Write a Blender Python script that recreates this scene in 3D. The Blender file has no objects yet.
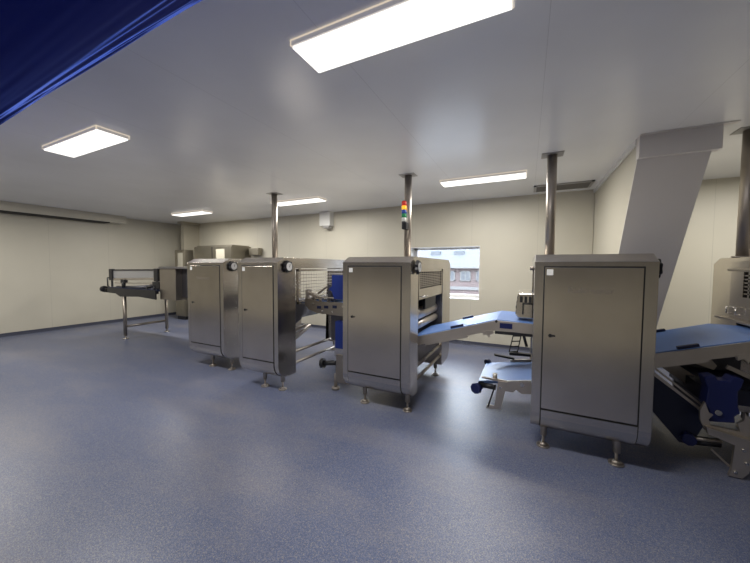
import bpy, bmesh, math, random
from mathutils import Vector, Matrix

random.seed(7)
SC = bpy.context.scene
COL = SC.collection
PI = math.pi

# ------------------------------------------------------------------ camera
cam_d = bpy.data.cameras.new('camera')
cam = bpy.data.objects.new('camera', cam_d)
COL.objects.link(cam)
EYE = Vector((0.0, 0.0, 1.55))
PITCH, ROLL, YAW = 0.04595, 0.00563, 0.45568
fw = Vector((-math.sin(YAW) * math.cos(PITCH), math.cos(YAW) * math.cos(PITCH), -math.sin(PITCH)))
rt = Vector((math.cos(YAW), math.sin(YAW), 0))
up = rt.cross(fw)
rt2 = rt * math.cos(ROLL) + up * math.sin(ROLL)
up2 = -rt * math.sin(ROLL) + up * math.cos(ROLL)
m4 = Matrix((rt2, up2, -fw)).transposed().to_4x4()
m4.translation = EYE
cam.matrix_world = m4
cam_d.sensor_fit = 'HORIZONTAL'
cam_d.sensor_width = 36.0
cam_d.lens = 36.0 * 310.74 / 750.0
cam_d.clip_start = 0.02
SC.camera = cam

# ------------------------------------------------------------------ sky, exposure
W = bpy.data.worlds.new('overcast_sky')
SC.world = W
W.use_nodes = True
bg = W.node_tree.nodes['Background']
bg.inputs['Color'].default_value = (0.80, 0.89, 1.0, 1)
bg.inputs['Strength'].default_value = 21.0
LAMP = 60.0          # brightness of the ceiling light diffusers
SC.view_settings.view_transform = 'Standard'
SC.view_settings.look = 'None'
SC.view_settings.exposure = 0.0
SC.view_settings.gamma = 1.0
SC.view_settings.use_curve_mapping = False
SC.cycles.use_denoising = True
SC.cycles.max_bounces = 10
SC.cycles.diffuse_bounces = 6
SC.cycles.glossy_bounces = 6
SC.cycles.transparent_max_bounces = 8
SC.cycles.sample_clamp_indirect = 6.0

# ------------------------------------------------------------------ helpers
class MB:
    """collects shapes into one bmesh"""
    def __init__(s):
        s.b = bmesh.new()

    def box(s, x0, x1, y0, y1, z0, z1, bev=0.0):
        b2 = bmesh.new()
        bmesh.ops.create_cube(b2, size=1.0)
        for v in b2.verts:
            v.co = Vector(((x0 + x1) / 2 + v.co.x * (x1 - x0), (y0 + y1) / 2 + v.co.y * (y1 - y0), (z0 + z1) / 2 + v.co.z * (z1 - z0)))
        if bev > 0:
            bmesh.ops.bevel(b2, geom=b2.edges[:], offset=bev, segments=2, affect='EDGES', profile=0.5)
        s._merge(b2)
        return s

    def _merge(s, b2):
        me = bpy.data.meshes.new('tmp')
        b2.to_mesh(me)
        b2.free()
        s.b.from_mesh(me)
        bpy.data.meshes.remove(me)

    def cyl(s, p0, p1, r0, r1=None, n=20, caps=True, smooth=True):
        if r1 is None:
            r1 = r0
        p0, p1 = Vector(p0), Vector(p1)
        d = (p1 - p0).normalized()
        a = d.orthogonal().normalized()
        c = d.cross(a)
        R0, R1 = [], []
        for i in range(n):
            t = 2 * PI * i / n
            o = a * math.cos(t) + c * math.sin(t)
            R0.append(s.b.verts.new(p0 + o * r0))
            R1.append(s.b.verts.new(p1 + o * r1))
        for i in range(n):
            j = (i + 1) % n
            f = s.b.faces.new((R0[i], R0[j], R1[j], R1[i]))
            f.smooth = smooth
        if caps:
            s.b.faces.new(R0[::-1])
            s.b.faces.new(R1)
        return s

    def bar(s, p0, p1, w, h, upv=(0, 0, 1)):
        """rectangular bar from p0 to p1: w sideways, h along up"""
        p0, p1 = Vector(p0), Vector(p1)
        d = (p1 - p0).normalized()
        u = Vector(upv)
        sd = d.cross(u).normalized()
        u = sd.cross(d).normalized()
        q = []
        for p in (p0, p1):
            for (i, j) in ((-1, -1), (1, -1), (1, 1), (-1, 1)):
                q.append(s.b.verts.new(p + sd * i * w / 2 + u * j * h / 2))
        for f in ((3, 2, 1, 0), (4, 5, 6, 7), (0, 1, 5, 4), (1, 2, 6, 5), (2, 3, 7, 6), (3, 0, 4, 7)):
            s.b.faces.new([q[i] for i in f])
        return s

    def tube(s, pts, r, n=10):
        for i in range(len(pts) - 1):
            s.cyl(pts[i], pts[i + 1], r, n=n)
        for p in pts[1:-1]:
            bmesh.ops.create_icosphere(s.b, subdivisions=1, radius=r, matrix=Matrix.Translation(Vector(p)))
        return s

    def prism(s, poly, axis, a0, a1, smooth=False):
        """extrude a polygon along X (poly = y,z), Y (poly = x,z) or Z (poly = x,y)"""
        def P(p, a):
            if axis == 'X':
                return Vector((a, p[0], p[1]))
            if axis == 'Y':
                return Vector((p[0], a, p[1]))
            return Vector((p[0], p[1], a))
        A = [s.b.verts.new(P(p, a0)) for p in poly]
        B = [s.b.verts.new(P(p, a1)) for p in poly]
        n = len(poly)
        s.b.faces.new(A)
        s.b.faces.new(B[::-1])
        for i in range(n):
            j = (i + 1) % n
            s.b.faces.new((A[j], A[i], B[i], B[j]))
        return s

    def build(s, name, mat, parent=None, bevel=0.0):
        bmesh.ops.recalc_face_normals(s.b, faces=s.b.faces[:])
        me = bpy.data.meshes.new(name)
        s.b.to_mesh(me)
        s.b.free()
        me.materials.append(mat)
        o = bpy.data.objects.new(name, me)
        COL.objects.link(o)
        if parent is not None:
            o.parent = parent
            off = parent
            w = Vector((0, 0, 0))
            while off is not None:
                w += off.location
                off = off.parent
            o.location = -w          # meshes are written in room coordinates
        if bevel > 0:
            mo = o.modifiers.new('edge', 'BEVEL')
            mo.width = bevel
            mo.segments = 2
            mo.limit_method = 'ANGLE'
            mo.angle_limit = 0.6
        return o


def tag(o, label, cat, group=None, kind=None):
    o['label'] = label
    o['category'] = cat
    if group:
        o['group'] = group
    if kind:
        o['kind'] = kind
    return o


def thing(name, label, cat, loc, group=None):
    o = bpy.data.objects.new(name, None)
    o.empty_display_size = 0.1
    COL.objects.link(o)
    o.location = loc
    return tag(o, label, cat, group)


def struct(o):
    o['kind'] = 'structure'
    return o


# ------------------------------------------------------------------ materials
def mat(name, col, rough=0.5, metal=0.0, spec=0.5):
    m = bpy.data.materials.new(name)
    m.use_nodes = True
    p = m.node_tree.nodes['Principled BSDF']
    p.inputs['Base Color'].default_value = (*col, 1)
    p.inputs['Roughness'].default_value = rough
    p.inputs['Metallic'].default_value = metal
    p.inputs['Specular IOR Level'].default_value = spec
    return m


def nodes(m):
    nt = m.node_tree
    return nt, nt.nodes, nt.links, nt.nodes['Principled BSDF']


def add_noise(nt, scale, detail=3.0, stretch=(1, 1, 1), rough=0.5):
    tc = nt.nodes.new('ShaderNodeNewGeometry')
    mp = nt.nodes.new('ShaderNodeMapping')
    mp.inputs['Scale'].default_value = stretch
    nz = nt.nodes.new('ShaderNodeTexNoise')
    nz.inputs['Scale'].default_value = scale
    nz.inputs['Detail'].default_value = detail
    nz.inputs['Roughness'].default_value = rough
    nt.links.new(tc.outputs['Position'], mp.inputs['Vector'])
    nt.links.new(mp.outputs['Vector'], nz.inputs['Vector'])
    return nz


def ramp(nt, src, stops):
    r = nt.nodes.new('ShaderNodeValToRGB')
    e = r.color_ramp.elements
    while len(e) < len(stops):
        e.new(0.5)
    for el, (p, c) in zip(e, stops):
        el.position = p
        el.color = (*c, 1) if len(c) == 3 else c
    nt.links.new(src, r.inputs['Fac'])
    return r


def steel(name, col, rough, brush=(9, 9, 0.5), amp=0.02):
    """brushed stainless: soft vertical streaks in gloss, faint cloudy tint"""
    m = mat(name, col, rough, 1.0)
    nt, N, L, p = nodes(m)
    nz = add_noise(nt, 4.0, 2.0, brush)
    r = nt.nodes.new('ShaderNodeMapRange')
    r.inputs['To Min'].default_value = rough - amp
    r.inputs['To Max'].default_value = rough + amp
    L.new(nz.outputs['Fac'], r.inputs['Value'])
    L.new(r.outputs['Result'], p.inputs['Roughness'])
    n2 = add_noise(nt, 2.3, 3.0, (1, 1, 1))
    k = [c * 0.90 for c in col]
    h = [min(1, c * 1.08) for c in col]
    rr = ramp(nt, n2.outputs['Fac'], [(0.3, k), (0.7, h)])
    L.new(rr.outputs['Color'], p.inputs['Base Color'])
    return m


M = {}
M['steel'] = steel('brushed_stainless', (0.60, 0.56, 0.51), 0.245)
M['door'] = steel('brushed_stainless_door', (0.62, 0.57, 0.51), 0.22)
M['rail'] = steel('bead_blasted_steel', (0.60, 0.55, 0.50), 0.42, (20, 20, 20))
M['pipe'] = steel('pipe_steel', (0.42, 0.38, 0.34), 0.44)
M['roller'] = steel('polished_roller', (0.62, 0.60, 0.57), 0.22)
M['shade'] = steel('dull_dark_steel', (0.16, 0.16, 0.18), 0.5)
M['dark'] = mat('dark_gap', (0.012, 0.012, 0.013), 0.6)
M['black'] = mat('black_plastic', (0.015, 0.015, 0.018), 0.4)
M['white'] = mat('white_plastic', (0.75, 0.75, 0.73), 0.5)
M['paper'] = mat('paper', (0.52, 0.49, 0.40), 0.8)
M['navy'] = mat('navy_plastic', (0.005, 0.011, 0.08), 0.4)
M['navy_dark'] = mat('dark_navy_plastic', (0.010, 0.016, 0.06), 0.45)
M['letter'] = mat('etched_letters', (0.40, 0.36, 0.31), 0.5, 1.0)
M['bronze'] = steel('dull_steel', (0.40, 0.36, 0.31), 0.42)
M['navy_bright'] = mat('blue_plastic', (0.012, 0.035, 0.24), 0.4)
M['clear'] = mat('grey_acrylic', (0.42, 0.42, 0.42), 0.3)
M['frame_white'] = mat('window_frame_white', (0.8, 0.8, 0.8), 0.4)
M['cab'] = steel('painted_grey_steel', (0.34, 0.315, 0.26), 0.45)

# belt: slightly glossy blue plastic
M['belt'] = mat('blue_belt', (0.13, 0.25, 0.58), 0.42, 0.0, 0.6)
M['belt_dark'] = mat('dark_blue_belt', (0.012, 0.018, 0.05), 0.45)
nt, N, L, p = nodes(M['belt'])
nz = add_noise(nt, 90, 2.0)
b = nt.nodes.new('ShaderNodeBump')
b.inputs['Strength'].default_value = 0.15
b.inputs['Distance'].default_value = 0.002
L.new(nz.outputs['Fac'], b.inputs['Height'])
L.new(b.outputs['Normal'], p.inputs['Normal'])

# clear panel on the outfeed conveyor: real see-through sheet
m = M['clear']
nt, N, L, p = nodes(m)
tr = nt.nodes.new('ShaderNodeBsdfTransparent')
mx = nt.nodes.new('ShaderNodeMixShader')
mx.inputs['Fac'].default_value = 0.6
L.new(tr.outputs[0], mx.inputs[1])
L.new(p.outputs[0], mx.inputs[2])
L.new(mx.outputs[0], nt.nodes['Material Output'].inputs['Surface'])

# floor: blue-grey quartz flake epoxy
m = mat('quartz_floor', (0.08, 0.09, 0.13), 0.36)
M['floor'] = m
nt, N, L, p = nodes(m)
vo = nt.nodes.new('ShaderNodeTexVoronoi')
vo.inputs['Scale'].default_value = 250
tc = nt.nodes.new('ShaderNodeNewGeometry')
L.new(tc.outputs['Position'], vo.inputs['Vector'])
sp = nt.nodes.new('ShaderNodeSeparateColor')
L.new(vo.outputs['Color'], sp.inputs['Color'])
fl = ramp(nt, sp.outputs['Red'], [(0.0, (0.060, 0.076, 0.15)), (0.35, (0.082, 0.105, 0.20)), (0.62, (0.115, 0.140, 0.24)), (0.82, (0.16, 0.175, 0.235)), (0.94, (0.215, 0.215, 0.235)), (1.0, (0.28, 0.265, 0.25))])
st = add_noise(nt, 1.0, 5.0, (0.55, 1.6, 1.0), 0.62)
sr = ramp(nt, st.outputs['Fac'], [(0.46, (0, 0, 0)), (0.74, (1, 1, 1))])
mx = nt.nodes.new('ShaderNodeMix')
mx.data_type = 'RGBA'
mu = nt.nodes.new('ShaderNodeMath')
mu.operation = 'MULTIPLY'
mu.inputs[1].default_value = 0.4
L.new(sr.outputs['Color'], mu.inputs[0])
L.new(mu.outputs[0], mx.inputs['Factor'])
L.new(fl.outputs['Color'], mx.inputs['A'])
mx.inputs['B'].default_value = (0.29, 0.265, 0.25, 1)
L.new(mx.outputs['Result'], p.inputs['Base Color'])
rr = nt.nodes.new('ShaderNodeMapRange')
rr.inputs['To Min'].default_value = 0.34
rr.inputs['To Max'].default_value = 0.46
L.new(st.outputs['Fac'], rr.inputs['Value'])
L.new(rr.outputs['Result'], p.inputs['Roughness'])


def panel_mat(name, col, rough, axis, spacing, off, dark=0.82, width=0.006, spec=0.5):
    """painted sandwich panels with fine joints every `spacing` metres"""
    m = mat(name, col, rough, 0.0, spec)
    nt, N, L, p = nodes(m)
    g = nt.nodes.new('ShaderNodeNewGeometry')
    s = nt.nodes.new('ShaderNodeSeparateXYZ')
    L.new(g.outputs['Position'], s.inputs[0])
    a = nt.nodes.new('ShaderNodeMath'); a.operation = 'ADD'; a.inputs[1].default_value = 100 * spacing - off
    L.new(s.outputs[axis], a.inputs[0])
    mo = nt.nodes.new('ShaderNodeMath'); mo.operation = 'MODULO'; mo.inputs[1].default_value = spacing
    L.new(a.outputs[0], mo.inputs[0])
    lt = nt.nodes.new('ShaderNodeMath'); lt.operation = 'LESS_THAN'; lt.inputs[1].default_value = width
    L.new(mo.outputs[0], lt.inputs[0])
    nz = add_noise(nt, 0.9, 3.0)
    r = ramp(nt, nz.outputs['Fac'], [(0.3, [c * 0.95 for c in col]), (0.7, [min(1, c * 1.04) for c in col])])
    mx = nt.nodes.new('ShaderNodeMix'); mx.data_type = 'RGBA'
    L.new(lt.outputs[0], mx.inputs['Factor'])
    L.new(r.outputs['Color'], mx.inputs['A'])
    mx.inputs['B'].default_value = (*[c * dark for c in col], 1)
    L.new(mx.outputs['Result'], p.inputs['Base Color'])
    return m


CREAM = (0.58, 0.55, 0.46)
M['wall_x'] = panel_mat('cream_panel_x', CREAM, 0.45, 'X', 1.16, 0.15)
M['wall_y'] = panel_mat('cream_panel_y', CREAM, 0.45, 'Y', 1.16, 0.9)
M['ceil'] = panel_mat('white_ceiling_panel', (0.92, 0.93, 0.95), 0.25, 'X', 1.16, 0.07, 0.84, 0.004)
M['pier'] = mat('grey_cladding', (0.74, 0.71, 0.69), 0.45)
M['pier_side'] = mat('cream_cladding', CREAM, 0.45)
M['column'] = mat('column_cladding', (0.38, 0.35, 0.28), 0.5)
M['cove'] = mat('cove_base', (0.055, 0.06, 0.09), 0.4)
M['vent'] = mat('vent_slats', (0.16, 0.15, 0.135), 0.5)
M['flash'] = mat('flashing', (0.36, 0.35, 0.34), 0.45)

def emit(name, col, strength):
    m = bpy.data.materials.new(name)
    m.use_nodes = True
    p = m.node_tree.nodes['Principled BSDF']
    p.inputs['Base Color'].default_value = (*[c * 0.8 for c in col], 1)
    p.inputs['Emission Color'].default_value = (*col, 1)
    p.inputs['Emission Strength'].default_value = strength
    m.cycles.emission_sampling = 'NONE'
    return m

M['opal'] = emit('opal_edge', (1.0, 0.95, 0.88), 0.16)
M['lamp'] = emit('led_diffuser', (1.0, 0.965, 0.90), 1.6)

# window glass: clear, lets light through, mirrors a little at grazing angles
m = bpy.data.materials.new('clear_glass')
m.use_nodes = True
M['glass'] = m
nt = m.node_tree
nt.nodes.clear()
out = nt.nodes.new('ShaderNodeOutputMaterial')
tr = nt.nodes.new('ShaderNodeBsdfTransparent')
gl = nt.nodes.new('ShaderNodeBsdfGlossy')
gl.inputs['Roughness'].default_value = 0.02
fr = nt.nodes.new('ShaderNodeFresnel')
fr.inputs['IOR'].default_value = 1.45
mx = nt.nodes.new('ShaderNodeMixShader')
nt.links.new(fr.outputs[0], mx.inputs[0])
nt.links.new(tr.outputs[0], mx.inputs[1])
nt.links.new(gl.outputs[0], mx.inputs[2])
nt.links.new(mx.outputs[0], out.inputs['Surface'])

# fabric of the air duct
m = mat('blue_duct_fabric', (0.004, 0.014, 0.20), 0.8)
M['fabric'] = m
nt, N, L, p = nodes(m)
p.inputs['Sheen Weight'].default_value = 0.6
p.inputs['Specular IOR Level'].default_value = 0.15
p.inputs['Sheen Tint'].default_value = (0.08, 0.2, 1.0, 1)
p.inputs['Sheen Roughness'].default_value = 0.25

# brick outside
m = mat('red_brick', (0.40, 0.24, 0.22), 0.8)
M['brick'] = m
nt, N, L, p = nodes(m)
br = nt.nodes.new('ShaderNodeTexBrick')
br.inputs['Scale'].default_value = 1.0
br.inputs['Color1'].default_value = (0.0428, 0.0253, 0.0245, 1)
br.inputs['Color2'].default_value = (0.0484, 0.0298, 0.0286, 1)
br.inputs['Mortar'].default_value = (0.0558, 0.0484, 0.0465, 1)
br.inputs['Brick Width'].default_value = 0.24
br.inputs['Row Height'].default_value = 0.08
br.inputs['Mortar Size'].default_value = 0.012
g = nt.nodes.new('ShaderNodeNewGeometry')
mp = nt.nodes.new('ShaderNodeMapping')
mp.inputs['Rotation'].default_value = (PI / 2, 0, 0)
L.new(g.outputs['Position'], mp.inputs['Vector'])
L.new(mp.outputs['Vector'], br.inputs['Vector'])
L.new(br.outputs['Color'], p.inputs['Base Color'])
M['slate'] = mat('grey_roof_tiles', (0.036, 0.040, 0.046), 0.8)
M['paving'] = mat('pale_paving', (0.08, 0.08, 0.08), 0.8)
M['ext_glass'] = mat('dark_pane', (0.02, 0.024, 0.03), 0.4)
M['ext_white'] = mat('weathered_white', (0.062, 0.062, 0.062), 0.7)

# ------------------------------------------------------------------ room shell
H = 2.885
XL, XR, YB, YF = -10.15, 5.2, 6.4, -1.2
T = 0.2
WX0, WX1, WZ0, WZ1 = -2.30, -0.845, 0.915, 1.98      # window opening
RV = 0.42                                              # wall thickness at the window

struct(MB().box(XL - T, XR + T, YF - T, YB + RV, -0.12, 0.0).build('floor', M['floor']))
struct(MB().box(XL - T, XR + T, YF - T, YB + RV, H, H + 0.15).build('ceiling', M['ceil']))
struct(MB().box(XL - T, XL, YF - T, YB, 0, H).build('wall_left', M['wall_y']))
struct(MB().box(XR, XR + T, YF - T, YB, 0, H).build('wall_right', M['wall_y']))
struct(MB().box(XL, XR, YF - T, YF, 0, H).build('wall_front', M['wall_x']))
wb = MB()
wb.box(XL - T, WX0, YB, YB + RV, 0, H)
wb.box(WX1, XR + T, YB, YB + RV, 0, H)
wb.box(WX0, WX1, YB, YB + RV, 0, WZ0)
wb.box(WX0, WX1, YB, YB + RV, WZ1, H)
struct(wb.build('wall_back', M['wall_x']))
# coved floor edge
for nm, prof, ax, a0, a1 in (
        ('baseboard_back', [(YB, 0), (YB - 0.035, 0), (YB - 0.012, 0.02), (YB - 0.006, 0.075), (YB, 0.075)], 'X', XL, 1.0),
        ('baseboard_right', [(YB, 0), (YB - 0.035, 0), (YB - 0.012, 0.02), (YB - 0.006, 0.075), (YB, 0.075)], 'X', 1.5, XR),
        ('baseboard_left', [(XL, 0), (XL + 0.035, 0), (XL + 0.012, 0.02), (XL + 0.006, 0.075), (XL, 0.075)], 'Y', YF, YB - 0.03)):
    struct(MB().prism(prof, ax, a0, a1).build(nm, M['cove']))

# window
wf = MB()
yw0, yw1 = YB + 0.30, YB + 0.37
fwid = 0.075
wf.box(WX0, WX0 + fwid, yw0, yw1, WZ0, WZ1)
wf.box(WX1 - fwid * 0.4, WX1, yw0, yw1, WZ0, WZ1)
wf.box(WX0, WX1, yw0, yw1, WZ1 - fwid * 0.6, WZ1)
wf.box(WX0, WX1, yw0, yw1, WZ0, WZ0 + fwid)
win = struct(wf.build('window_1', M['frame_white']))
MB().box(WX0 + fwid, WX1 - fwid * 0.4, yw0 + 0.03, yw0 + 0.04, WZ0 + fwid, WZ1 - fwid * 0.6).build('pane', M['glass'], win)
MB().box(WX0, WX1, YB - 0.004, yw0, WZ0, WZ0 + 0.012).build('window_sill', M['frame_white'], win)

rl = MB()
rl.box(WX0, WX0 + 0.01, YB - 0.003, yw0, WZ0 + 0.012, WZ1)
rl.box(WX1 - 0.01, WX1, YB - 0.003, yw0, WZ0 + 0.012, WZ1)
rl.box(WX0, WX1, YB - 0.003, yw0, WZ1 - 0.01, WZ1)
rl.build('reveal_lining', M['frame_white'], win)

# sloping boxed-in steel frame (pier) standing against the back wall
PX0, PX1 = 0.985, 1.53
def py(z):
    return 4.06 + (2.72 - z) * 0.62
pr = MB().prism([(YB, 0.0), (py(0), 0.0), (py(2.66), 2.66), (4.11, 2.66), (4.11, H), (YB, H)], 'X', PX0 + 0.004, PX1)
struct(pr.build('wall_pier', M['pier_side']))
fc = MB().prism([(py(0) - 0.012, 0.0), (py(0), 0.0), (py(2.68), 2.68), (py(2.68) - 0.012, 2.68)], 'X', PX0 - 0.004, PX1 + 0.004)
fo = struct(fc.build('trim_1', M['pier']))
cp = MB()
cp.box(PX0 - 0.008, PX1 + 0.055, 4.02, 4.12, 2.665, H, 0.003)
cp.box(PX0 - 0.012, PX1 + 0.15, 3.985, 4.06, H - 0.006, H - 0.001)
struct(cp.build('trim_2', M['pier']))
# cove strip between the pier side and the ceiling and in the corner
struct(MB().bar((PX0 - 0.008, 4.12, H - 0.03), (PX0 - 0.008, YB, H - 0.03), 0.018, 0.06).build('trim_3', M['frame_white']))
struct(MB().bar((PX0 - 0.012, YB - 0.012, 0.08), (PX0 - 0.012, YB - 0.012, H - 0.06), 0.016, 0.016, (0, 1, 0)).build('trim_4', M['pier_side']))
# boxed casing high on the left wall
bk = MB().box(XL, XL + 0.33, YF, 4.66, 2.69, H - 0.001, 0.004)
struct(bk.build('trim_5', M['pier_side']))
struct(MB().box(XL + 0.02, XL + 0.31, YF, 4.3, 2.665, 2.69).build('shadow_strip', M['dark']))  # dark strip standing in for the shadow line below the casing
# boxed column in the far left corner
cl = MB().box(-9.44, -9.30, 5.90, YB, 0, H)
cl.box(-9.50, -9.24, 5.84, YB, H - 0.07, H)
struct(cl.build('wall_column', M['column']))

# ------------------------------------------------------------------ outside the window
struct(MB().box(-70, 60, YB + 1.2, 90, -0.95, -0.85).build('ground_outside', M['paving']))
bld = thing('brick_building', 'red brick building with pale grey roof seen through the window', 'building', (-6, 26, -0.85))
MB().box(-26, 14, 26, 34, -0.85, 1.62).build('wall', M['brick'], bld)
MB().prism([(25.6, 1.55), (34.4, 1.55), (30, 6.2)], 'X', -26.5, 14.5).build('roof', M['slate'], bld)
MB().box(-26, 14, 25.9, 26, -0.25, 0.0).build('band', M['ext_white'], bld)
MB().box(-26.4, 14.4, 25.5, 25.6, 1.5, 1.66).build('gutter', M['ext_white'], bld)
for k in range(8):
    x0 = -11.2 + k * 1.25
    w = MB()
    for (a, bb) in ((0, 0.08), (0.38, 0.46), (0.76, 0.84)):
        w.box(x0 + a, x0 + bb, 25.92, 26, 0.45, 1.3)
    w.box(x0, x0 + 0.84, 25.92, 26, 0.45, 0.54)
    w.box(x0, x0 + 0.84, 25.92, 26, 1.22, 1.3)
    wo = w.build('window', M['ext_white'], bld)
    MB().box(x0 + 0.05, x0 + 0.8, 25.95, 25.99, 0.5, 1.25).build('pane', M['ext_glass'], wo)
for k, x0 in enumerate((-7.6, -5.6)):
    MB().box(x0, x0 + 0.8, 26.6, 27.4, 2.55, 2.95).build('roof_vent', M['slate'], bld)

# ------------------------------------------------------------------ ceiling lights
def ceiling_light(cx, cy, label, lit=True):
    t = thing('ceiling_light', label, 'ceiling light', (cx, cy, H), 'slim LED ceiling panels')
    hw, hd, z0 = 0.60, 0.14, H - 0.036
    f = MB()
    f.box(cx - hw, cx + hw, cy - hd, cy - hd + 0.012, z0, H - 0.001)
    f.box(cx - hw, cx + hw, cy + hd - 0.012, cy + hd, z0, H - 0.001)
    f.box(cx - hw, cx - hw + 0.012, cy - hd, cy + hd, z0, H - 0.001)
    f.box(cx + hw - 0.012, cx + hw, cy - hd, cy + hd, z0, H - 0.001)
    f.box(cx - hw, cx + hw, cy - hd, cy + hd, H - 0.012, H - 0.001)
    f.build('frame', M['opal'], t)
    MB().box(cx - hw + 0.012, cx + hw - 0.012, cy - hd + 0.012, cy + hd - 0.012, z0 - 0.012, z0 + 0.006).build('diffuser', M['lamp'], t)
    ld = bpy.data.lights.new('led_panel', 'AREA')
    ld.shape = 'RECTANGLE'
    ld.size, ld.size_y = 2 * hw - 0.03, 2 * hd - 0.03
    ld.energy = LAMP * PI * ld.size * ld.size_y
    ld.color = (1.0, 0.965, 0.90)
    lo_ = bpy.data.objects.new('led_panel', ld)
    COL.objects.link(lo_)
    lo_.parent = t
    lo_.location = Vector((cx, cy, z0 - 0.014)) - t.location

ceiling_light(-0.69, 1.615, 'large near white ceiling panel cut by the top edge of the photo')
ceiling_light(-4.31, 1.675, 'lit ceiling panel at left beside the blue fabric duct')
ceiling_light(-7.54, 4.99, 'farthest lit ceiling panel above the corner column')
ceiling_light(-4.18, 4.99, 'lit ceiling panel just right of the leftmost steel ceiling pole')
ceiling_light(-0.64, 4.89, 'lit ceiling panel above the window and the air vent')

ceiling_light(-7.95, 1.675, 'lit ceiling panel left of the photo near the left wall')
ceiling_light(2.92, 4.92, 'lit ceiling panel right of the photo above the last cabinet')

# ------------------------------------------------------------------ blue fabric duct overhead
def fabric_duct():
    # a sagging round fabric sleeve running nearly along the room, its near flank just above the viewer
    t = thing('fabric_duct', 'dark blue fabric air duct hanging under the ceiling at upper left', 'air duct', (-2.0, 0.05, H))
    R = 0.36
    axis_p = Vector((-2.0, DUCT_Y, 2.46))
    d = Vector((math.cos(DUCT_A), math.sin(DUCT_A), 0))
    n = Vector((-d.y, d.x, 0))
    b = bmesh.new()
    NU, NV = 130, 520
    rows = []
    for i in range(NU + 1):
        u = -5.2 + 8.4 * i / NU
        ring = []
        for j in range(NV):
            a = 2 * PI * j / NV
            # long slack folds that drift around the sleeve
            f = 0.0055 * math.sin(a * 37 + 1.7 * u + 1.3 * math.sin(1.6 * u)) \
                + 0.0040 * math.sin(a * 61 - 2.2 * u + 1.7 * math.sin(1.1 * u + 1)) \
                + 0.0022 * math.sin(a * 97 + 2.9 * u)
            fl = (a - 2 * PI if a > PI else a) + 0.62
            f *= (0.6 + 0.4 * math.sin(1.9 * u + 3 * a)) * (0.15 + 1.2 * math.exp(-(fl / 0.42) ** 2))
            r = R + f
            ring.append(b.verts.new(axis_p + d * u + n * (r * math.cos(a)) + Vector((0, 0, 1)) * (r * 1.04 * math.sin(a))))
        rows.append(ring)
    for i in range(NU):
        for j in range(NV):
            k = (j + 1) % NV
            fce = b.faces.new((rows[i][j], rows[i + 1][j], rows[i + 1][k], rows[i][k]))
            fce.smooth = True
    b.faces.new(rows[0])
    b.faces.new(rows[-1][::-1])
    mb = MB()
    mb.b.free()
    mb.b = b
    mb.build('sleeve', M['fabric'], t)
    tr = MB()
    tr.bar(axis_p + d * -5.2 + Vector((0, 0, 0.41)), axis_p + d * 3.2 + Vector((0, 0, 0.41)), 0.04, 0.1)
    tr.build('hanging_track', M['rail'], t)

DUCT_Y, DUCT_A = 0.285, -0.0237
fabric_duct()

# ------------------------------------------------------------------ machine stations
def arch(yf, yr, fd, rd):
    """side outline of a station: front cabinet, bridge roof, rear cabinet"""
    r = 0.17
    z0, zt, zr = 0.172, 1.605, 1.665
    fi, ri = yf + fd, yr - rd
    o = []
    for k in range(7):
        a = k / 6 * PI / 2
        o.append((yf + r - r * math.cos(a) * 1.0, z0 + r - r * math.sin(a)))
    # o runs front face -> bottom; reverse so we climb later
    front = o[::-1]                                   # bottom -> front face
    rear = [(yr - (p[0] - yf), p[1]) for p in o]      # rear face -> bottom
    poly = [(fi, z0)] + front + [(yf, zt), (yf + 0.12, zr), (yr - 0.12, zr), (yr, zt)] + rear + [(ri, z0), (ri, 1.53), (fi, 1.53)]
    return poly

def lettering(txt, x, y, z, size, parent):
    cu = bpy.data.curves.new('lettering', 'FONT')
    cu.body = txt
    cu.size = size
    cu.extrude = 0.0006
    o = bpy.data.objects.new('tmp', cu)
    COL.objects.link(o)
    dg = bpy.context.evaluated_depsgraph_get()
    me = bpy.data.meshes.new_from_object(o.evaluated_get(dg))
    bpy.data.objects.remove(o)
    me.transform(Matrix.Translation((x, y, z)) @ Matrix.Rotation(PI / 2, 4, 'X'))
    me.materials.clear()
    me.materials.append(M['letter'])
    ob = bpy.data.objects.new('lettering', me)
    COL.objects.link(ob)
    ob.parent = parent
    w = Vector((0, 0, 0))
    q = parent
    while q is not None:
        w += q.location
        q = q.parent
    ob.location = -w
    return ob


def guard(t, x, y0, y1, z0, zm, z1, cols, rows, hinge_out, wv=0.008, wh=0.007, post=0.03):
    """hinged guard: frame, plain lower plate and a wire or slotted grid above it (in the plane X = x)"""
    g = MB()
    w = 0.03
    g.box(x - 0.012, x + 0.012, y0, y0 + w, z0, z1)
    g.box(x - 0.012, x + 0.012, y1 - post, y1, z0, z1)
    g.box(x - 0.012, x + 0.012, y0, y1, z1 - w, z1)
    if zm - z0 > 0.05:
        g.box(x - 0.010, x + 0.010, y0, y1, z0, zm)
    else:
        g.box(x - 0.012, x + 0.012, y0, y1, z0, z0 + w)
    go = g.build('guard', M['steel'], t)
    s = MB()
    ya, yb, za, zb = y0 + w, y1 - post, max(zm, z0 + w), z1 - w
    for i in range(1, cols):
        yy = ya + (yb - ya) * i / cols
        s.box(x - 0.0015, x + 0.0015, yy - wv / 2, yy + wv / 2, za, zb)
    for i in range(1, rows):
        zz = za + (zb - za) * i / rows
        s.box(x - 0.002, x + 0.002, ya, yb, zz - wh / 2, zz + wh / 2)
    s.build('grid', M['rail'], go)
    h = MB()
    hx = x + 0.03 * hinge_out
    h.tube([(x, y0 + 0.10, z0 + 0.03), (hx, y0 + 0.10, z0 + 0.03), (hx, y0 + 0.25, z0 + 0.03), (x, y0 + 0.25, z0 + 0.03)], 0.006)
    h.build('handle', M['roller'], go)
    return go


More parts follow.
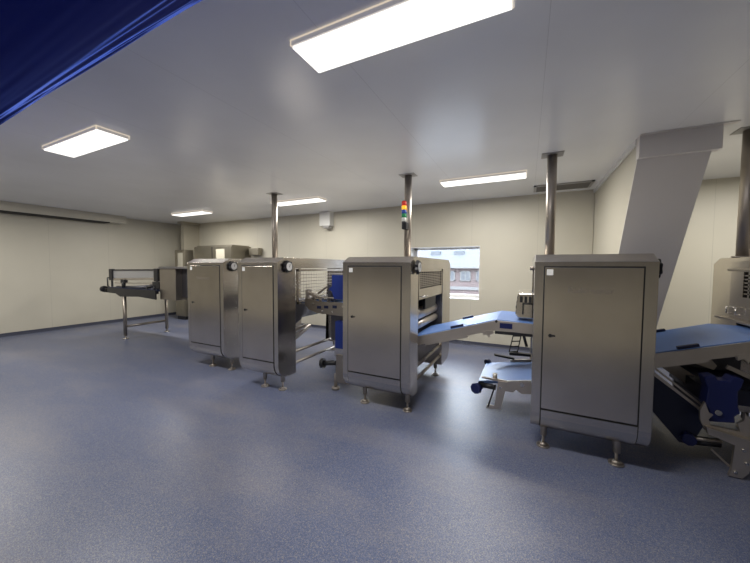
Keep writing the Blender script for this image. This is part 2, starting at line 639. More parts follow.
def foot(t, x, y, ztop=0.30):
    lg = MB().cyl((x, y, 0.10), (x, y, ztop), 0.026).cyl((x, y, 0.03), (x, y, 0.10), 0.011).build('leg', M['pipe'], t)
    MB().cyl((x, y, 0.0), (x, y, 0.014), 0.052).cyl((x, y, 0.014), (x, y, 0.034), 0.040, 0.016).build('foot', M['pipe'], lg)


def station(x0, x1, yf, label, feet, text=None, fd=0.26, deep=1.72, rd=0.46, mr=0.072, zdoor=(0.385, 1.555)):
    yr = yf + deep
    t = thing('machine_cabinet', label, 'machine', ((x0 + x1) / 2, (yf + yr) / 2, 0), 'stainless machine cabinets in line')
    MB().prism(arch(yf, yr, fd, rd), 'X', x0, x1).build('housing', M['steel'], t, bevel=0.004)
    dx0, dx1 = x0 + 0.075, x1 - mr
    MB().box(dx0 - 0.009, dx1 + 0.010, yf - 0.0015, yf + 0.01, zdoor[0] - 0.010, zdoor[1] + 0.012).build('door_seal', M['dark'], t)
    d = MB().box(dx0, dx1, yf - 0.007, yf + 0.01, zdoor[0], zdoor[1]).build('door', M['door'], t, bevel=0.002)
    zl = zdoor[0] + (zdoor[1] - zdoor[0]) * 0.525
    MB().cyl((dx0 + 0.05, yf - 0.014, zl), (dx0 + 0.05, yf - 0.004, zl), 0.014, n=16).box(dx0 + 0.046, dx0 + 0.085, yf - 0.016, yf - 0.012, zl - 0.006, zl + 0.006).build('latch', M['black'], d)
    MB().box(dx0 + 0.012, dx0 + 0.058, yf - 0.0085, yf - 0.006, zdoor[1] - 0.062, zdoor[1] - 0.014).build('sticker', M['white'], d)
    if text:
        lettering(text, *text_pos(x0, x1, yf), 0.066, d)
    # curved lower panel between the frame sides
    r = 0.17
    out_, in_ = [], []
    for k in range(9):
        a = k / 8 * PI / 2 * 0.92
        out_.append((yf + r - (r + 0.008) * math.cos(a), 0.342 - (r + 0.008) * math.sin(a)))
        in_.append((yf + r - (r - 0.006) * math.cos(a), 0.342 - (r - 0.006) * math.sin(a)))
    out_ = [(yf - 0.008, zdoor[0] - 0.014)] + out_[1:]
    in_ = [(yf + 0.006, zdoor[0] - 0.014)] + in_[1:]
    MB().prism(out_ + in_[::-1], 'X', dx0, dx1 + 0.002).build('lower_panel', M['steel'], t)
    so = [(yf - 0.0015, zdoor[0] - 0.004)] + [(yf + r - (r + 0.0015) * math.cos(k / 8 * PI / 2 * 0.96), 0.342 - (r + 0.0015) * math.sin(k / 8 * PI / 2 * 0.96)) for k in range(9)]
    si = [(yf + 0.008, zdoor[0] - 0.004)] + [(yf + r - (r - 0.006) * math.cos(k / 8 * PI / 2 * 0.96), 0.342 - (r - 0.006) * math.sin(k / 8 * PI / 2 * 0.96)) for k in range(9)]
    MB().prism(so + si[::-1], 'X', dx0 - 0.008, dx1 + 0.010).build('lower_seal', M['dark'], t)
    # handwheel with a dial on the right flank
    hy, hz = yf + 0.155, 1.552
    hb = bmesh.new()
    A, B = [], []
    for i in range(56):
        a = 2 * PI * i / 56
        rr = 0.072 + 0.008 * math.cos(a * 7)
        A.append(hb.verts.new((x1 + 0.014, hy + rr * math.cos(a), hz + rr * math.sin(a))))
        B.append(hb.verts.new((x1 + 0.046, hy + rr * 0.93 * math.cos(a), hz + rr * 0.93 * math.sin(a))))
    hb.faces.new(A)
    hb.faces.new(B[::-1])
    for i in range(56):
        j = (i + 1) % 56
        hb.faces.new((A[j], A[i], B[i], B[j]))
    hm = MB()
    hm.b.free()
    hm.b = hb
    hm.cyl((x1 - 0.01, hy, hz), (x1 + 0.02, hy, hz), 0.022)
    hw = hm.build('handwheel', M['black'], t, bevel=0.004)
    MB().cyl((x1 + 0.045, hy, hz), (x1 + 0.049, hy, hz), 0.050, n=28).build('dial', M['white'], hw)
    MB().bar((x1 + 0.0495, hy, hz - 0.008), (x1 + 0.0495, hy + 0.012, hz + 0.03), 0.003, 0.006).build('needle', M['black'], hw)
    for (fx, fy) in feet:
        foot(t, fx, fy)
    for fx in (x0 + 0.12, x1 - 0.10):
        foot(t, fx, yr - rd + 0.05)
        # low crossbars that tie the front and the rear cabinet
    for fx in (x1 - 0.04,):
        for z in (0.44, 0.29):
            MB().cyl((fx, yf + fd - 0.03, z), (fx, yr - rd + 0.02, z), 0.019).build('crossbar', M['pipe'], t)
    return t


def text_pos(x0, x1, yf):
    return (x0 + 0.235, yf - 0.0072, 1.355)


CABS = [
    # x0, x1, y front, label, feet, lettering
    (-4.73, -3.92, 3.04, 'stainless machine cabinet farthest left of the four doors in line', [(-4.36, 3.18), (-3.96, 3.20)], 'Rademaker'),
    (-3.35, -2.68, 2.82, 'narrow stainless cabinet, second door from the left in the line', [(-3.02, 2.94), (-2.74, 2.96)], None, 0.32, 2.13, 0.14),
    (-1.865, -1.06, 2.98, 'stainless cabinet with door under the coloured signal light pole', [(-1.64, 3.10), (-1.13, 3.12)], None, 0.26, 1.80, 0.46, 0.105),
    (0.055, 0.85, 2.90, 'nearest stainless cabinet with full door in front of sloping pier', [(0.16, 3.03), (0.67, 3.00)], 'Rademaker', 0.26, 1.72, 0.46, 0.087),
    (1.82, 2.60, 2.95, 'stainless machine cabinet cut off by the right edge of photo', [(1.95, 3.06), (2.45, 3.06)], None),
]
ST = [station(*c) for c in CABS]

# guards over the conveyor openings (some face left, some right)
guard(ST[0], -3.935, 3.34, 4.22, 1.12, 1.12, 1.52, 16, 8, 1)
guard(ST[1], -2.695, 3.18, 4.70, 1.06, 1.06, 1.52, 26, 9, 1, 0.009, 0.009)
guard(ST[2], -1.075, 3.27, 4.29, 1.19, 1.31, 1.53, 12, 9, 1, 0.010, 0.009)
guard(ST[2], -1.85, 3.28, 4.29, 1.20, 1.32, 1.52, 13, 8, -1, 0.016, 0.006)
guard(ST[3], 0.82, 3.20, 4.14, 1.20, 1.32, 1.52, 13, 8, 1, 0.016, 0.006)
g5b = MB()
g5b.box(1.792, 1.808, 3.25, 4.27, 1.08, 1.29)
g5b.box(1.792, 1.808, 3.25, 4.27, 1.525, 1.625)
g5b.box(1.792, 1.808, 4.07, 4.27, 1.29, 1.525)
g5b.box(1.792, 1.808, 3.25, 3.31, 1.29, 1.525)
g5 = g5b.build('guard', M['steel'], ST[4])
gg = MB()
for i in range(1, 11):
    yy = 3.31 + 0.76 * i / 11
    gg.box(1.797, 1.803, yy - 0.011, yy + 0.011, 1.29, 1.525)
for i in range(1, 7):
    zz = 1.29 + 0.235 * i / 7
    gg.box(1.797, 1.803, 3.31, 4.07, zz - 0.006, zz + 0.006)
gg.build('grid', M['steel'], g5)
MB().box(1.86, 1.88, 3.3, 4.16, 1.28, 1.53).build('shade_sheet', M['dark'], ST[4])  # dark sheet added so the grid holes look shaded
MB().cyl((1.765, 4.24, 1.545), (1.765, 3.28, 1.545), 0.014).build('hinge_rod', M['pipe'], g5)
MB().box(1.74, 1.82, 3.25, 4.40, 1.055, 1.08, 0.004).build('guard_lip', M['steel'], ST[4])
MB().tube([(1.795, 4.24, 1.125), (1.76, 4.24, 1.125), (1.76, 4.24, 1.19), (1.76, 4.09, 1.19), (1.76, 4.09, 1.125), (1.795, 4.09, 1.125)], 0.006).build('wire_handle', M['roller'], g5)

# wire mesh hood that sticks out on the left of the nearest cabinet
hd = MB().prism([(-0.075, 1.30), (0.06, 1.30), (0.06, 1.05), (-0.07, 1.05), (-0.10, 1.085)], 'Y', 3.40, 3.95).build('infeed_hood', M['steel'], ST[3], bevel=0.01)
sl = MB()
for i in range(3):
    for j in range(3):
        zz = 1.14 + j * 0.05
        xo = -0.10 + (zz - 1.085) * 0.117 - 0.003
        yy = 3.44 + i * 0.17
        sl.box(xo - 0.001, xo + 0.006, yy, yy + 0.12, zz, zz + 0.025)
for i in range(3):
    sl.box(-0.06 + i * 0.04, -0.035 + i * 0.04, 3.397, 3.402, 1.21, 1.27)
sl.build('slot', M['dark'], hd)
MB().tube([(-0.03, 3.40, 1.10), (-0.03, 3.36, 1.10), (-0.03, 3.36, 1.20), (0.05, 3.36, 1.20)], 0.006).build('wire_handle', M['black'], hd)
MB().cyl((0.02, 3.17, 1.548), (0.055, 3.17, 1.548), 0.018).build('hinge_pin', M['pipe'], ST[3])

# rollers, with dark blocks and sheets added to paint the shade inside the openings
def inner(t, x0, x1, y0, y1):
    MB().cyl((x1 - 0.13, y0, 0.99), (x1 - 0.13, y1, 0.99), 0.07, n=28).build('roller', M['rail'], t)
    MB().cyl((x1 - 0.10, y0, 0.865), (x1 - 0.10, y1, 0.865), 0.045, n=24).build('roller', M['rail'], t)
    MB().box((x0 + x1) / 2 - 0.18, (x0 + x1) / 2 + 0.05, y0, y1, 0.62, 1.50).build('shade_block', M['dark'], t)  # added dark box, makes the inside of the opening look shaded
    MB().box(x0 + 0.02, x1 - 0.02, y1 - 0.02, y1, 0.55, 1.53).build('inner_plate', M['shade'], t)
    MB().box(x1 - 0.15, x1 - 0.13, y0 + 0.02, y1 - 0.03, 1.28, 1.52).build('shade_sheet', M['dark'], t)  # added dark sheet, gives the guard holes a shaded background
    MB().box(x1 - 0.06, x1 - 0.03, y0 + 0.35, y1 - 0.25, 1.05, 1.18).build('cable_bracket', M['black'], t)

inner(ST[2], -1.865, -1.06, 3.25, 4.31)
inner(ST[3], 0.055, 0.835, 3.17, 4.155)
inner(ST[0], -4.73, -3.92, 3.31, 4.29)
MB().box(2.06, 2.4, 3.22, 4.20, 0.62, 1.50).build('shade_block', M['dark'], ST[4])  # same added dark box, shades the last cabinet's opening
MB().box(-3.2, -3.0, 3.15, 4.70, 0.80, 1.06).build('shade_block', M['shade'], ST[1])  # added box in dark steel, shades the narrow cabinet's opening
# folded tray arms low on the right of the narrow cabinet
ta = MB()
ta.prism([(3.13, 0.60), (3.46, 0.72), (3.46, 0.755), (3.13, 0.65)], 'X', -2.72, -2.68)
ta.prism([(3.13, 0.69), (3.44, 0.735), (3.44, 0.76), (3.13, 0.73)], 'X', -2.76, -2.73)
ta.build('tray_arm', M['rail'], ST[1])
MB().prism([(3.13, 1.10), (3.34, 1.04), (3.27, 0.86), (3.13, 0.80)], 'X', -2.80, -2.69).build('chute', M['shade'], ST[1])

# ------------------------------------------------------------------ support poles
def pole(x, y, z0, label, r=0.052):
    t = thing('support_pole', label, 'pole', (x, y, z0), 'ceiling poles above the machine line')
    MB().cyl((x, y, z0), (x, y, H - 0.01), r, n=28).build('pipe', M['pipe'], t)
    MB().box(x - 0.115, x + 0.115, y - 0.09, y + 0.09, H - 0.006, H - 0.001).build('ceiling_plate', M['flash'], t)
    MB().cyl((x, y, z0), (x, y, z0 + 0.012), r + 0.03, n=28).build('collar', M['pipe'], t)

pole(-1.585, 4.31, 1.666, 'steel pole carrying the coloured signal light up to ceiling')
pole(-4.20, 4.36, 1.666, 'leftmost of the steel ceiling poles, rising above the tall left cabinets')
pole(0.23, 4.26, 1.666, 'steel pole rising behind the nearest cabinet in front of the vent')
pole(1.885, 4.29, 1.666, 'dark steel pole at the right edge of the photo', 0.058)

# signal tower on the pole
sg = thing('signal_light', 'stacked signal light with red amber blue green and white lenses', 'signal light', (-1.665, 4.24, 2.08))
sx, sy = -1.605, 4.205
MB().cyl((sx, sy, 2.10), (sx, sy, 2.205), 0.032).box(sx - 0.01, sx + 0.055, sy - 0.045, sy + 0.05, 2.09, 2.19, 0.006).build('base', M['black'], sg)
M['s_red'] = emit('lens_red', (0.75, 0.05, 0.03), 0.25)
M['s_amb'] = emit('lens_amber', (1.0, 0.5, 0.04), 1.0)
M['s_blu'] = emit('lens_blue', (0.05, 0.12, 0.5), 0.1)
M['s_grn'] = emit('lens_green', (0.02, 0.35, 0.12), 0.1)
M['s_wht'] = emit('lens_white', (0.8, 0.8, 0.76), 0.2)
for i, k in enumerate(('s_wht', 's_grn', 's_blu', 's_amb', 's_red')):
    z = 2.205 + i * 0.056
    MB().cyl((sx, sy, z), (sx, sy, z + 0.052), 0.034, n=24).cyl((sx, sy, z + 0.05), (sx, sy, z + 0.056), 0.029, n=24).build('lens', M[k], sg)
MB().cyl((sx, sy, 2.484), (sx, sy, 2.496), 0.034, 0.024, n=24).build('cap', M['s_red'], sg)

# ------------------------------------------------------------------ conveyors between the cabinets
def conveyor(ox, oy, label):
    t = thing('belt_conveyor', label, 'conveyor', (ox, oy + 3.72, 0.6), 'blue belt conveyors between cabinets')
    y0, y1 = oy + 3.33, oy + 4.10
    X = [-1.16, -0.27, 0.16]
    Z = [0.755, 1.022, 1.012]
    def line(dz):
        return [(ox + x, z + dz) for x, z in zip(X, Z)]
    def ribbon(ya, yb, dt, db, name, mt):
        return MB().prism(line(dt) + line(db)[::-1], 'Y', ya, yb).build(name, mt, t)
    ribbon(y0 + 0.02, y1 - 0.02, 0.006, -0.035, 'belt', M['belt'])
    for ya, yb in ((y0 - 0.004, y0 + 0.02), (y1 - 0.02, y1 + 0.004)):
        ribbon(ya, yb, -0.002, -0.10, 'side_rail', M['rail'])
    ribbon(y0 + 0.03, y1 - 0.03, -0.08, -0.095, 'slider_plate', M['steel'])
    hb = MB()
    def on(x):
        x -= ox
        if x < X[1]:
            return Z[0] + (Z[1] - Z[0]) * (x - X[0]) / (X[1] - X[0])
        return Z[1] + (Z[2] - Z[1]) * (x - X[1]) / (X[2] - X[1])
    for (xa, xb, yy) in ((-0.73, -0.60, y0 + 0.035), (-0.73, -0.60, y1 - 0.05)):
        h = MB()
        h.bar((ox + xa, yy, on(ox + xa) + 0.018), (ox + xb, yy, on(ox + xb) + 0.018), 0.03, 0.022)
        h.build('belt_guide', M['navy_dark'], t)
    MB().box(ox - 0.235, ox - 0.12, y0 - 0.010, y0 - 0.002, 0.948, 1.0).build('name_plate', M['navy'], t)
    MB().cyl((ox - 0.268, y0 - 0.012, 1.012), (ox - 0.268, y0 + 0.03, 1.012), 0.012).build('pivot', M['black'], t)
    c = MB()
    c.prism([(ox - 0.40, 0.90), (ox - 0.30, 0.92), (ox - 0.29, 0.89), (ox - 0.32, 0.87), (ox - 0.335, 0.84), (ox - 0.36, 0.87), (ox - 0.39, 0.855)], 'Y', y0 - 0.01, y0 + 0.02)
    c.build('clamp', M['rail'], t)
    MB().box(ox - 0.28, ox + 0.10, y0 + 0.0, y0 + 0.03, 0.885, 0.912).build('lower_strip', M['black'], t)
    MB().bar((ox - 1.0, y0 + 0.01, 0.695), (ox - 0.55, y0 + 0.01, 0.83), 0.03, 0.022).build('lower_rail', M['rail'], t)
    return t

conveyor(0, 0, 'light blue belt conveyor rising beside window towards nearest cabinet')
conveyor(1.85, 0, 'blue belt conveyor rising on the right of the nearest cabinet')

# ---- low outfeed stub left of the nearest cabinet
lo = thing('outfeed_conveyor', 'small low blue belt conveyor jutting left from the nearest cabinet', 'conveyor', (-0.1, 3.65, 0.35))
PL = [(-0.43, 0.375), (-0.15, 0.425), (0.30, 0.50)]
MB().prism([(x, z) for x, z in PL] + [(x, z - 0.03) for x, z in PL[::-1]], 'Y', 3.34, 4.02).build('belt', M['belt'], lo)
MB().prism([(-0.40, 0.435), (-0.155, 0.43), (0.30, 0.515), (0.30, 0.375), (-0.02, 0.325), (-0.07, 0.355), (-0.10, 0.325), (-0.19, 0.325), (-0.22, 0.41), (-0.39, 0.42)], 'Y', 3.30, 3.325).build('side_plate', M['rail'], lo)
MB().prism([(-0.16, 0.445), (0.30, 0.52), (0.30, 0.42), (-0.16, 0.40)], 'Y', 4.03, 4.055).build('side_plate', M['rail'], lo)
MB().prism([(-0.235, 0.42), (-0.15, 0.42), (-0.205, 0.135), (-0.345, 0.125), (-0.335, 0.16), (-0.265, 0.165)], 'Y', 3.285, 3.30).build('bracket_leg', M['rail'], lo)
MB().bar((-0.26, 3.29, 0.38), (-0.325, 3.29, 0.14), 0.012, 0.014).build('tie_rod', M['black'], lo)
MB().cyl((-0.40, 3.34, 0.345), (-0.40, 4.02, 0.345), 0.034).build('end_roller', M['black'], lo)
MB().cyl((-0.41, 3.35, 0.335), (-0.26, 3.31, 0.345), 0.026).build('drive_shaft', M['black'], lo)
MB().cyl((-0.455, 3.285, 0.305), (-0.435, 3.325, 0.305), 0.055, n=8).cyl((-0.44, 3.32, 0.305), (-0.40, 3.36, 0.32), 0.03).build('end_cap', M['navy'], lo)
MB().cyl((-0.43, 4.01, 0.385), (-0.40, 4.05, 0.385), 0.035, n=8).build('end_cap', M['navy_dark'], lo)
MB().cyl((-0.27, 3.34, 0.425), (-0.27, 3.34, 0.475), 0.022).build('stud', M['rail'], lo)
MB().cyl((-0.02, 3.285, 0.42), (-0.02, 3.30, 0.42), 0.02).cyl((-0.215, 3.275, 0.36), (-0.215, 3.287, 0.36), 0.012).build('bolt', M['roller'], lo)
MB().bar((-0.12, 4.02, 0.47), (-0.33, 3.96, 0.505), 0.05, 0.02).build('pointer_arm', M['black'], lo)

# ---- rack and brace standing behind the low stub
rk = MB()
rk.bar((-0.175, 4.08, 0.53), (-0.11, 4.08, 0.86), 0.012, 0.012, (0, 1, 0))
rk.bar((-0.085, 4.08, 0.53), (-0.03, 4.08, 0.86), 0.012, 0.02, (0, 1, 0))
for i in range(6):
    k = i / 5
    rk.bar((-0.175 + 0.065 * k, 4.08, 0.53 + 0.33 * k), (-0.085 + 0.055 * k, 4.08, 0.55 + 0.31 * k), 0.012, 0.014, (0, 1, 0))
rk.build('rack', M['black'], lo)
br_ = MB()
br_.bar((-0.06, 4.07, 0.835), (0.05, 4.07, 0.83), 0.03, 0.035, (0, 1, 0))
br_.bar((-0.035, 4.07, 0.80), (0.015, 4.07, 0.62), 0.03, 0.035, (0, 1, 0))
br_.bar((-0.17, 4.05, 0.52), (0.06, 4.05, 0.53), 0.06, 0.03)
br_.build('brace', M['black'], lo)

# ---- steep lower conveyor with drive on the right
dv = thing('incline_conveyor', 'steep dark conveyor with blue motor under the right hand belt', 'conveyor', (1.15, 3.6, 0.2))
Q = [(0.86, 0.66), (0.95, 0.68), (1.33, 0.36), (1.24, 0.12), (1.16, 0.12), (0.86, 0.50)]
MB().prism(Q, 'Y', 3.36, 4.02).build('belt', M['belt_dark'], dv)
MB().prism([(0.93, 0.705), (0.955, 0.705), (1.27, 0.44), (1.27, 0.42), (0.93, 0.69)], 'Y', 3.30, 3.32).build('rail', M['rail'], dv)
MB().prism([(0.97, 0.715), (0.995, 0.715), (1.33, 0.43), (1.33, 0.41)], 'Y', 3.36, 3.38).build('rail', M['rail'], dv)
MB().prism([(1.02, 0.725), (1.14, 0.76), (1.36, 0.60), (1.33, 0.50)], 'Y', 3.70, 3.72).build('cover_plate', M['rail'], dv)
MB().prism([(1.16, 0.77), (1.42, 0.83), (1.52, 0.70), (1.50, 0.66)], 'Y', 3.75, 3.77).build('cover_plate', M['rail'], dv)
MB().cyl((1.205, 3.30, 0.175), (1.205, 3.36, 0.175), 0.045, n=10).build('end_cap', M['navy'], dv)
MB().cyl((1.205, 3.36, 0.175), (1.205, 4.02, 0.175), 0.045).build('end_roller', M['black'], dv)
MB().cyl((1.22, 3.33, 0.185), (1.40, 3.33, 0.20), 0.014).build('shaft', M['pipe'], dv)
MB().cyl((1.26, 3.36, 0.16), (1.40, 3.36, 0.175), 0.034).build('drum', M['black'], dv)
mo = MB().prism([(1.25, 0.715), (1.31, 0.735), (1.33, 0.70), (1.39, 0.705), (1.405, 0.74), (1.47, 0.73), (1.455, 0.66), (1.44, 0.63), (1.445, 0.52), (1.46, 0.47), (1.43, 0.44), (1.435, 0.39), (1.285, 0.37), (1.275, 0.42), (1.29, 0.46), (1.265, 0.50), (1.275, 0.63)], 'Y', 3.25, 3.36).build('motor', M['navy'], dv, bevel=0.008)
MB().cyl((1.335, 3.235, 0.455), (1.335, 3.25, 0.455), 0.020, n=20).build('bolt', M['roller'], mo)
MB().prism([(1.25, 0.53), (1.225, 0.46), (1.23, 0.38), (1.26, 0.31), (1.49, 0.275), (1.515, 0.33), (1.53, 0.36), (1.505, 0.43), (1.47, 0.49), (1.465, 0.43), (1.435, 0.40), (1.45, 0.345), (1.29, 0.355), (1.275, 0.40), (1.30, 0.44), (1.275, 0.45)], 'Y', 3.22, 3.245).build('clamp_plate', M['rail'], dv)
MB().prism([(1.255, 0.345), (1.51, 0.295), (1.52, 0.20), (1.49, 0.06), (1.46, 0.01), (1.385, 0.01), (1.40, 0.07), (1.41, 0.25), (1.26, 0.30)], 'Y', 3.185, 3.205).build('foot_plate', M['rail'], dv)
MB().prism([(1.25, 0.352), (1.515, 0.302), (1.515, 0.293), (1.25, 0.343)], 'Y', 3.17, 3.25).build('flange', M['rail'], dv)
for (bx, bz) in ((1.455, 0.225), (1.475, 0.13), (1.42, 0.05)):
    MB().cyl((bx, 3.175, bz), (bx, 3.186, bz), 0.011, n=12).build('bolt', M['roller'], dv)
MB().bar((1.31, 3.25, 0.16), (1.42, 3.22, 0.05), 0.012, 0.012).build('tie_rod', M['pipe'], dv)
for z in (0.26, 0.17):
    MB().bar((1.50, 3.36, z), (1.84, 3.36, z), 0.03, 0.05).build('cross_rail', M['rail'], dv)
MB().box(1.30, 1.81, 3.42, 4.05, 0.48, 0.60).build('lower_belt', M['belt_dark'], dv)
MB().box(1.33, 1.79, 4.03, 4.06, 0.20, 0.80).build('shade_plate', M['shade'], dv)  # dark plate added to imitate the deep shade under the belt
MB().bar((1.40, 3.32, 0.80), (1.84, 3.32, 0.58), 0.02, 0.03).build('stay', M['pipe'], dv)

# ---- transfer conveyor between the second and third cabinets
tc_ = thing('transfer_conveyor', 'steel transfer conveyor with blue side boxes left of signal light cabinet', 'conveyor', (-2.2, 3.6, 0.9))
MB().prism([(-2.64, 1.04), (-2.64, 1.13), (-2.58, 1.13), (-2.40, 1.10), (-1.87, 1.11), (-1.87, 0.93), (-2.45, 0.95), (-2.58, 0.99)], 'Y', 3.28, 3.30).build('side_plate', M['bronze'], tc_)
MB().prism([(-2.64, 1.10), (-2.50, 1.16), (-1.87, 1.12), (-1.87, 0.975), (-2.58, 1.01)], 'Y', 4.06, 4.08).build('side_plate', M['bronze'], tc_)
MB().box(-2.62, -1.85, 3.30, 4.06, 1.055, 1.085).build('belt', M['belt'], tc_)
MB().bar((-2.63, 3.32, 1.21), (-2.38, 3.32, 1.13), 0.05, 0.03).build('top_rail', M['rail'], tc_)
MB().bar((-2.38, 3.45, 1.19), (-1.88, 3.45, 1.20), 0.03, 0.025).build('top_rail', M['rail'], tc_)
MB().bar((-2.55, 3.7, 1.25), (-1.88, 3.7, 1.27), 0.03, 0.03).build('top_rail', M['rail'], tc_)
MB().box(-2.64, -2.60, 3.29, 3.36, 1.13, 1.25).build('post', M['rail'], tc_)
MB().box(-2.30, -2.25, 3.31, 3.37, 1.11, 1.32).build('post', M['shade'], tc_)
for x in (-2.55, -2.42, -2.29):
    MB().cyl((x, 3.32, 1.115), (x, 4.05, 1.115), 0.026).build('roller', M['roller'], tc_)
for x, z in ((-2.44, 1.05), (-2.33, 1.06), (-2.20, 1.07)):
    MB().box(x, x + 0.06, 3.272, 3.281, z - 0.04, z - 0.005).build('slot_plate', M['navy_dark'], tc_)
MB().prism([(-2.20, 1.45), (-1.9, 1.45), (-1.9, 1.15), (-2.17, 1.15), (-2.20, 1.24), (-2.25, 1.27), (-2.20, 1.31)], 'Y', 3.26, 3.34).build('side_box', M['navy_bright'], tc_)
MB().box(-2.28, -1.86, 3.36, 3.7, 0.60, 0.93).build('drive_box', M['shade'], tc_)
MB().box(-2.15, -1.88, 3.26, 3.34, 0.53, 0.87).build('side_box', M['navy_bright'], tc_)
MB().bar((-2.45, 3.40, 0.935), (-2.2, 3.40, 0.94), 0.03, 0.022).build('lever', M['black'], tc_)
MB().prism([(-2.17, 0.62), (-2.13, 0.62), (-2.11, 0.54), (-1.87, 0.48), (-1.87, 0.42), (-2.17, 0.42)], 'Y', 3.27, 3.29).build('bracket', M['roller'], tc_)
MB().prism([(-2.13, 0.45), (-1.95, 0.45), (-1.95, 0.10), (-2.11, 0.10), (-2.14, 0.16)], 'Y', 3.25, 3.27).build('foot_plate', M['bronze'], tc_)
MB().cyl((-2.14, 3.26, 0.345), (-2.33, 3.24, 0.315), 0.03).cyl((-2.31, 3.242, 0.318), (-2.345, 3.238, 0.312), 0.066, n=8).build('hand_knob', M['black'], tc_)
lgx = MB().cyl((-2.15, 3.27, 0.03), (-2.15, 3.27, 0.20), 0.02).cyl((-2.15, 3.27, 0), (-2.15, 3.27, 0.03), 0.05).build('foot', M['pipe'], tc_)

for x, z in ((-2.50, 1.07), (-2.36, 0.985), (-2.20, 0.985), (-2.05, 1.06)):
    MB().cyl((x, 3.268, z), (x, 3.281, z), 0.012, n=12).build('bolt', M['roller'], tc_)
MB().bar((-2.52, 3.29, 1.155), (-1.88, 3.29, 1.165), 0.012, 0.014).build('rod', M['roller'], tc_)
MB().bar((-2.45, 3.31, 1.20), (-2.30, 3.31, 1.30), 0.02, 0.02).build('rod', M['bronze'], tc_)
MB().cyl((-2.12, 3.30, 1.20), (-1.88, 3.30, 1.20), 0.035).build('drum', M['roller'], tc_)

# ------------------------------------------------------------------ left end: hood and outfeed table
ho = thing('machine_hood', 'squat stainless box hood between outfeed conveyor and leftmost cabinet', 'machine', (-6.1, 3.9, 0.9))
MB().box(-6.42, -5.92, 3.58, 4.42, 0.90, 1.50).build('housing', M['bronze'], ho, bevel=0.006)
MB().prism([(3.55, 1.50), (4.45, 1.50), (4.40, 1.54), (3.60, 1.54)], 'X', -6.45, -5.5).build('roof', M['steel'], ho)
MB().box(-5.92, -4.74, 3.70, 4.30, 0.95, 1.50).build('tunnel', M['shade'], ho)
MB().box(-6.424, -6.418, 3.75, 4.25, 1.0, 1.3).build('mouth', M['dark'], ho)
for (x, y) in ((-5.0, 3.85), (-5.0, 4.2), (-5.6, 4.2)):
    MB().cyl((x, y, 0.0), (x, y, 0.96), 0.035).build('leg', M['pipe'], ho)

oc = thing('outfeed_table', 'far left conveyor table on two steel legs with guard bars above', 'conveyor', (-7.4, 3.95, 0))
for y in (3.53, 4.37):
    lg = MB().cyl((-7.6, y, 0.08), (-7.6, y, 0.90), 0.033).cyl((-7.6, y, 0.02), (-7.6, y, 0.08), 0.014).build('leg', M['bronze'], oc)
    MB().cyl((-7.6, y, 0), (-7.6, y, 0.02), 0.05).build('foot', M['roller'], lg)
MB().cyl((-7.6, 3.53, 0.27), (-7.6, 4.37, 0.27), 0.026).build('crossbar', M['pipe'], oc)
for y in (3.50, 4.38):
    MB().prism([(-8.28, 1.03), (-8.2, 1.075), (-6.43, 1.075), (-6.43, 0.90), (-7.0, 0.93), (-7.70, 0.90), (-7.88, 0.96), (-8.28, 0.97)], 'Y', y, y + 0.025).build('side_plate', M['black'] if y < 4 else M['rail'], oc)
MB().box(-8.24, -6.43, 3.53, 4.38, 1.05, 1.085).build('belt', M['belt_dark'], oc)
for y in (3.62, 4.28):
    MB().cyl((-8.05, y, 1.08), (-6.8, y, 1.12), 0.035, 0.025).build('side_guide', M['shade'], oc)
MB().cyl((-8.26, 3.50, 1.02), (-8.26, 4.40, 1.02), 0.045).build('end_roller', M['black'], oc)
MB().cyl((-8.46, 3.56, 1.03), (-8.26, 3.56, 1.0), 0.03).cyl((-8.44, 3.56, 1.03), (-8.53, 3.56, 1.03), 0.07, n=8).build('hand_knob', M['black'], oc)
for (x, zz) in ((-8.23, 1.45), (-6.54, 1.47)):
    for y in (3.60,):
        MB().box(x - 0.07, x + 0.07, y - 0.03, y + 0.03, zz - 0.22, zz + 0.03, 0.01).box(x - 0.015, x + 0.015, y - 0.015, y + 0.015, 1.0, zz).build('guard_post', M['black'], oc)
MB().bar((-8.21, 3.6, 1.455), (-6.48, 3.6, 1.475), 0.03, 0.028).build('guard_bar', M['black'], oc)
MB().bar((-8.21, 3.6, 1.25), (-6.48, 3.6, 1.30), 0.03, 0.045).build('guard_bar', M['rail'], oc)
MB().bar((-8.1, 3.6, 1.175), (-6.48, 3.6, 1.21), 0.02, 0.022).build('guard_bar', M['rail'], oc)
MB().bar((-8.21, 3.6, 1.36), (-6.48, 3.6, 1.385), 0.008, 0.16).build('guard_sheet', M['clear'], oc)
MB().tube([(-8.25, 3.6, 1.04), (-8.42, 3.6, 1.10), (-8.42, 3.6, 1.28), (-8.24, 3.6, 1.28)], 0.014).build('guard_bracket', M['black'], oc)
MB().cyl((-7.72, 3.58, 1.06), (-7.72, 3.58, 1.22), 0.035).box(-7.80, -7.64, 3.56, 3.62, 1.19, 1.26).build('sensor', M['black'], oc)
MB().tube([(-6.85, 3.58, 0.92), (-6.85, 3.58, 1.13), (-6.6, 3.58, 1.15), (-6.6, 3.58, 1.06)], 0.02).build('lever', M['black'], oc)
MB().box(-6.68, -6.45, 3.58, 3.75, 1.10, 1.24, 0.01).build('drive_box', M['black'], oc)

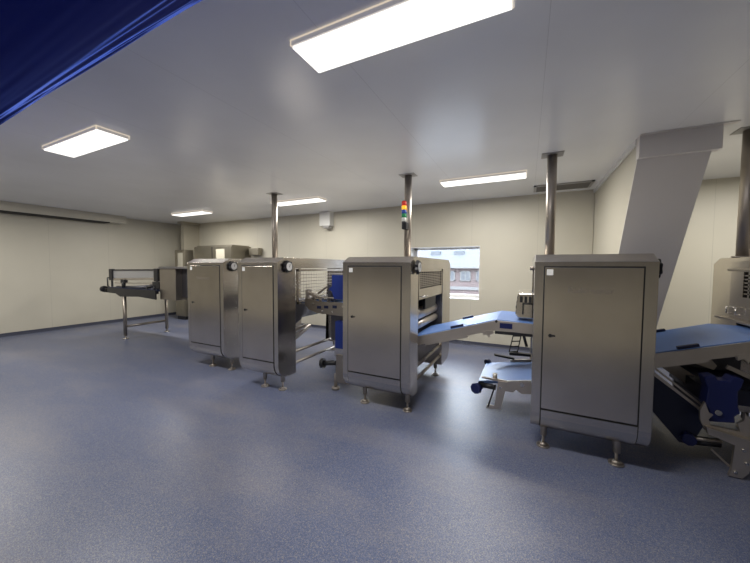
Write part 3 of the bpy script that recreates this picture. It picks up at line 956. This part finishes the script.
# ------------------------------------------------------------------ back of the room
ec = thing('electrical_cabinet', 'wide grey steel cabinet against the back wall behind machines', 'cabinet', (-7.8, 6.05, 0))
MB().box(-8.60, -7.06, 5.76, 6.39, 0.06, 2.10).build('body', M['cab'], ec, bevel=0.006)
MB().box(-8.58, -7.08, 5.80, 6.36, 0.0, 0.06).build('plinth', M['black'], ec)
MB().box(-8.59, -7.85, 5.742, 5.762, 0.08, 2.08).build('door', M['cab'], ec)
MB().box(-7.81, -7.07, 5.742, 5.762, 0.08, 2.08).build('door', M['cab'], ec)
MB().box(-7.855, -7.805, 5.75, 5.765, 0.08, 2.08).build('door_gap', M['dark'], ec)
MB().box(-8.55, -7.10, 5.80, 6.36, 2.10, 2.13).build('roof', M['cab'], ec)
tag(MB().box(-7.66, -7.32, 5.736, 5.7415, 1.50, 2.02).build('paper_sheet', M['paper']), 'cream paper notice on the wide grey cabinet door', 'paper')
ec2 = thing('switch_cabinet', 'small grey wall cabinet beside the corner column far left', 'cabinet', (-9.2, 5.78, 0))
MB().box(-9.22, -8.78, 5.58, 5.84, 0.10, 2.02).build('body', M['cab'], ec2, bevel=0.006)
MB().box(-9.20, -8.80, 5.562, 5.582, 0.12, 2.00).build('door', M['cab'], ec2)
MB().box(-9.19, -8.82, 5.60, 5.84, 0, 0.10).build('plinth', M['black'], ec2)
tag(MB().box(-9.06, -8.84, 5.556, 5.5615, 1.45, 1.93).build('paper_sheet', M['paper']), 'cream paper notice on the small cabinet beside corner column', 'paper')
ju = thing('junction_box', 'small grey box on back wall right of the wide cabinet', 'box', (-6.75, 6.3, 1.9))
MB().box(-6.98, -6.62, 6.25, 6.40, 1.86, 2.06, 0.008).build('body', M['cab'], ju)
MB().box(-6.97, -6.63, 6.242, 6.252, 1.87, 2.05).build('lid', M['cab'], ju)

# white box high on the back wall
wbx = thing('wall_unit', 'small white box high on the back wall between two ceiling lights', 'box', (-4.35, 6.3, 2.5))
MB().box(-4.56, -4.26, 6.22, 6.40, 2.54, H - 0.002, 0.006).build('body', M['white'], wbx)
MB().box(-4.44, -4.28, 6.20, 6.36, 2.48, 2.54, 0.01).build('cap', M['flash'], wbx)

# ceiling vent
vt = thing('ceiling_vent', 'long dark slotted air vent in ceiling by the right pole', 'vent', (0.48, 6.0, H))
v = MB()
v.box(0.06, 0.88, 5.72, 5.75, H - 0.02, H - 0.001)
v.box(0.06, 0.88, 6.10, 6.13, H - 0.02, H - 0.001)
v.box(0.06, 0.10, 5.72, 6.13, H - 0.02, H - 0.001)
v.box(0.84, 0.88, 5.72, 6.13, H - 0.02, H - 0.001)
v.build('frame', M['flash'], vt)
MB().box(0.10, 0.84, 5.75, 6.10, H - 0.006, H - 0.001).build('backing', M['dark'], vt)
for i in range(7):
    y = 5.77 + i * 0.052
    MB().bar((0.10, y, H - 0.012), (0.84, y, H - 0.012), 0.05, 0.003, (0, 0.6, 1)).build('slat', M['vent'], vt)
